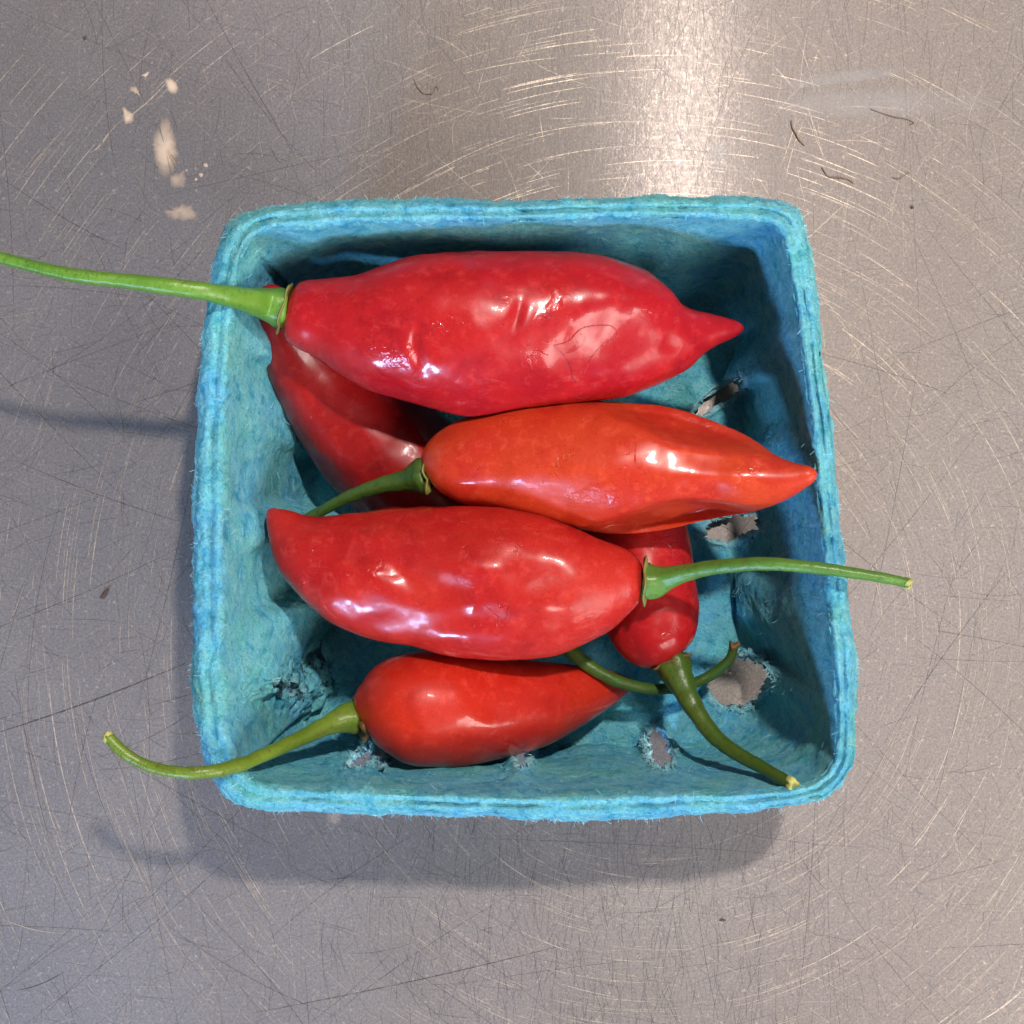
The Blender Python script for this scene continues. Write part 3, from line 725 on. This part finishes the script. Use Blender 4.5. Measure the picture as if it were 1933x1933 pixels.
# --- middle left pepper
p4 = empty('chili_pepper', W(np.float64(860), np.float64(1100), np.float64(200)))
tag(p4, 'red pepper with its tip at the left wall, stem reaching over the right rim', 'pepper', GRP)
sk4 = make_skin('bright_red_skin', (.3741, .0106, .0106), (.4310, .0228, .0147), (.2846, .0057, .0081), .23, 1.0, 12.9)
st = edges([(1213, 1078, 1118), (1211, 1068, 1128), (1205, 1055, 1140), (1193, 1042, 1152), (1170, 1028, 1168), (1135, 1013, 1193), (1085, 994, 1218), (1030, 975, 1238), (980, 961, 1243), (920, 953, 1242), (850, 952, 1233), (790, 954, 1217), (730, 957, 1207), (680, 960, 1190), (630, 961, 1157), (595, 962, 1124), (565, 961, 1085), (542, 958, 1043), (524, 954, 1006), (514, 955, 986), (508, 957, 970), (506, 960, 964)],
           [(510, 330), (700, 315), (950, 325), (1213, 345)])
f4 = fruit(p4, st, sk4, .85, [([(650, 1030), (740, 1065), (820, 1105), (905, 1130)], 34, 17), ([(1010, 1085)], (60, 45), 13), ([(905, 1168)], (110, 22), 6), ([(720, 1180)], (40, 25), 7), ([(915, 1073)], (70, 24), -5), ([(1090, 1035)], (40, 50), -4)], 7, .03, 2.6)
calyx(p4, 1218, 1096, 347, (1, .04), 45, G_cal, 5, 3.2, .08, .1)
g4 = make_green('mid_green_stem', (.06, .16, .02), (.09, .21, .03), (.035, .09, .014))
stem(p4, [(1218, 1098, 347, 31), (1226, 1099, 349, 34), (1236, 1098, 353, 31), (1255, 1093, 361, 24), (1285, 1084, 380, 17.5), (1330, 1074, 408, 14.5), (1390, 1067, 440, 13), (1450, 1065, 463, 12.5), (1520, 1070, 480, 12), (1590, 1079, 490, 11), (1660, 1090, 494, 10), (1715, 1101, 495, 10)], g4, 9, G_cut, .07, 120, (.3, 1))
# --- middle right pepper
p3 = empty('chili_pepper', W(np.float64(1160), np.float64(890), np.float64(200)))
tag(p3, 'orange scarlet folded pepper in the middle, tip resting on the right wall', 'pepper', GRP)
sk3 = make_skin('scarlet_skin', (.4554, .0269, .0122), (.5042, .0488, .0131), (.3822, .0122, .0097), .28, .8, 16.4)
st = edges([(809, 878, 918), (810, 868, 927), (814, 855, 935), (822, 840, 941), (838, 820, 948), (865, 800, 955), (900, 785, 959), (950, 770, 965), (1010, 760, 979), (1080, 755, 996), (1150, 757, 1007), (1210, 761, 1006), (1270, 771, 997), (1320, 787, 987), (1370, 809, 978), (1415, 833, 970), (1455, 856, 955), (1490, 869, 938), (1515, 876, 922), (1532, 880, 910), (1540, 886, 900)],
           [(809, 300), (1100, 322), (1350, 370), (1540, 455)])
f3 = fruit(p3, st, sk3, .88, [([(1500, 868), (1420, 866), (1340, 858), (1260, 842), (1180, 805), (1110, 765), (1060, 740)], (48, 400), 42), ([(1060, 998), (1120, 985), (1180, 968), (1230, 950), (1280, 940), (1350, 944), (1420, 952), (1450, 950)], (16, 200), 70), ([(1080, 885)], (110, 40), -8), ([(1350, 903)], (90, 26), -10), ([(960, 900)], (40, 30), -3)], 9, .02, .9)
calyx(p3, 806, 897, 300, (-1, .08), 36, G_cal, 6, 3.2, .12, -.1)
stem(p3, [(806, 897, 299, 31), (799, 898, 297, 33), (788, 900, 293, 28), (770, 904, 286, 21), (740, 911, 276, 17), (700, 922, 264, 14), (665, 935, 254, 12), (635, 949, 246, 10.5), (600, 968, 236, 10), (575, 982, 228, 10)], g2, 10, None, .08)

# ---------------------------------------------------------------- water on the peppers
m, nt, b = mat_new('clear_water')
b.inputs['Base Color'].default_value = (1, 1, 1, 1); b.inputs['Transmission Weight'].default_value = 1; b.inputs['Roughness'].default_value = .02; b.inputs['IOR'].default_value = 1.33
M_water = m
bv = {k: BVHTree.FromPolygons([tuple(x) for x in f[1]], f[2]) for k, f in (('1', f1), ('3', f3), ('4', f4), ('5', f5), ('6', f6), ('2', f2))}
camp = Vector((0, 0, D * S))
def hit(k, x, y):
    d = Vector(W(np.float64(x), np.float64(y), np.float64(0))) - camp
    h = bv[k].ray_cast(camp, d.normalized())
    return h
def drop(k, poly, hgt, label, group, rings=6, n=28):
    P = np.asarray(poly, float); P = spline(np.vstack([P, P[:1]]), n + 1)[:-1]; c = P.mean(0)
    V = []; F = []; org = None
    for f in [0] + [r / rings for r in range(1, rings + 1)]:
        pr = math.sqrt(max(0, 1 - f ** 2.4)) * (1 + (.3 * math.sin(9 * f + 3 * P[0][0]) if hgt > 9 else 0)) if f < 1 else -.15
        for q in ([c] if f == 0 else c + (P - c) * f):
            loc, nr, _, _ = hit(k, q[0], q[1])
            if loc is None: return
            V.append(loc + nr * hgt * S * pr)
            if org is None: org = loc
    for j in range(n): F.append((0, 1 + (j + 1) % n, 1 + j))
    for r in range(rings - 1):
        for j in range(n):
            a = 1 + r * n; F.append((a + j, a + (j + 1) % n, a + n + (j + 1) % n, a + n + j))
    # underside just below the skin
    V2 = [v - (v - camp).normalized() * (-3.0 * S) for v in V]; m0 = len(V)
    F2 = [tuple(m0 + i for i in f[::-1]) for f in F]
    lastA = 1 + (rings - 1) * n
    side = [(lastA + (j + 1) % n, lastA + j, m0 + lastA + j, m0 + lastA + (j + 1) % n) for j in range(n)]
    o = mesh_obj('water_film' if hgt > 5 else 'water_droplet', [tuple(v) for v in V + V2], F + F2 + side, M_water, None, origin=tuple(org))
    tag(o, label, 'water drop', group)
drop('1', [(1045, 652), (1070, 645), (1098, 620), (1130, 614), (1160, 618), (1167, 632), (1140, 650), (1118, 672), (1104, 700), (1092, 722), (1084, 718), (1076, 690), (1062, 668)], 15, 'clear water pool lying in the dent of the big crimson pepper', None, 7, 44)
def circ(x, y, rx, ry=None, rot=0):
    ry = ry or rx; return [(x + rx * math.cos(a) * math.cos(rot) - ry * math.sin(a) * math.sin(rot), y + rx * math.cos(a) * math.sin(rot) + ry * math.sin(a) * math.cos(rot)) for a in np.linspace(0, 2 * np.pi, 11)[:-1]]
for (k, x, y, rx, ry, lab) in (
        ('1', 984, 598, 6, 14, 'long thin water bead at the middle of the big crimson pepper'),
        ('1', 790, 715, 7, 4, 'flat water bead near the lower edge of the big crimson pepper'),
        ('1', 757, 710, 6, 5, 'round water bead low on the crimson pepper, just left of a flat bead'),
        ('1', 1150, 714, 6, 5, 'round water bead right beneath the water pool on the crimson pepper'),
        ('1', 706, 676, 9, 5, 'oval water bead in the bluish highlight at the stem half of the crimson pepper'),
        ('3', 1298, 874, 7, 3, 'small bright water bead on the tip half of the orange scarlet pepper'),
        ('3', 1215, 927, 6, 5, 'round water bead on the lower flank of the orange scarlet pepper'),
        ('3', 1182, 905, 5, 4, 'small water bead at the middle of the orange scarlet pepper'),
        ('3', 970, 920, 7, 4, 'oval water bead in the bluish highlight of the orange scarlet pepper'),
        ('4', 740, 1055, 4, 4, 'round water bead on the tip half of the pepper across the middle left'),
        ('4', 660, 1083, 11, 3, 'long flat water bead nearest the tip of the middle left pepper'),
        ('4', 900, 1178, 8, 6, 'water bead in the bluish highlight at the lower flank of the middle left pepper'),
        ('4', 1010, 1148, 11, 4, 'wide water bead on the stem half of the middle left pepper'),
        ('4', 942, 1040, 8, 6, 'oval water bead near the upper edge of the middle left pepper'),
        ('5', 955, 1338, 3, 6, 'upright water bead on the lowest orange red pepper'),
        ('5', 892, 1365, 6, 6, 'round water bead on the lower side of the lowest orange red pepper'),
        ('6', 1248, 1210, 6, 6, 'round water bead above the olive stem on the upright under pepper')):
    drop(k, circ(x, y, rx, ry, random.uniform(-.4, .4)), 4.2, lab, 'water beads on the pepper skins', 4, 14)

# ---------------------------------------------------------------- crumbs and stray fibres on the steel
M_br = make_plain('brown_crumb', (.09, .06, .045), .8, 0, 3); M_hair = make_plain('brown_plant_fibre', (.22, .14, .085), .7)
def crumb(x, y, rx, ry, rz, rot, label):
    k, m_ = 10, 7; V = []; F = []
    for i in range(m_):
        f = math.pi * i / (m_ - 1)
        for j in range(k):
            a = 2 * math.pi * j / k; q = 1 + .22 * math.sin(3 * a + x) + .12 * math.cos(5 * a + f * 3)
            lx = rx * math.sin(f) ** .6 * math.cos(a) * q if math.sin(f) > 0 else 0; ly = ry * max(0, math.sin(f)) ** .6 * math.sin(a) * q
            V.append(W(np.float64(x + lx * math.cos(rot) - ly * math.sin(rot)), np.float64(y + lx * math.sin(rot) + ly * math.cos(rot)), np.float64(max(.6, rz + rz * math.cos(f)))))
    F = [tuple(f) for f in grid_faces(m_, k)]
    o = mesh_obj('crumb', V, F, M_br, None, origin=W(np.float64(x), np.float64(y), np.float64(0)), smooth=False); tag(o, label, 'crumb')
crumb(197, 1122, 11, 4.5, 3, -.9, 'brown oblong crumb on the steel left of the basket')
crumb(1364, 1737, 6, 2.5, 1.5, .1, 'small dark crumb on the steel below the basket')
crumb(1722, 391, 3.2, 3, 2, 0, 'dark round speck on the steel right of the basket top corner')
crumb(160, 72, 3.2, 3, 2, 0, 'dark speck on the steel near the top left corner of the photo')
def fibre(pts, r, label):
    V, F, *_ = tube([(x + random.gauss(0, 1.2), y + random.gauss(0, 1.2), 2 + .5 * math.sin(i), r * random.uniform(.45, .9)) for i, (x, y) in enumerate(pts)], 40, 6, 0, .2, 3)
    o = mesh_obj('plant_fibre', V, F, M_hair, None, origin=W(np.float64(pts[0][0]), np.float64(pts[0][1]), np.float64(0))); tag(o, label, 'fibre')
fibre([(1493, 228), (1497, 242), (1502, 252), (1508, 262), (1518, 276)], 2.0, 'brown curled plant fibre on the steel above the basket top right corner')
fibre([(1552, 316), (1565, 334), (1585, 336), (1598, 339), (1611, 345)], 1.3, 'thin brown fibre lying just right of the basket top right corner, lower one')
fibre([(1645, 205), (1665, 214), (1690, 222), (1715, 226), (1722, 232), (1716, 236)], 1.1, 'long hooked brown fibre under the pale smear at upper right')
fibre([(1686, 335), (1698, 337), (1708, 330), (1716, 323)], 1.2, 'short bent brown fibre at far right of the steel, below the hooked one')
fibre([(782, 150), (790, 166), (800, 178), (815, 175), (823, 164), (826, 170)], 1.2, 'looped brown fibre on the steel above the basket top edge')
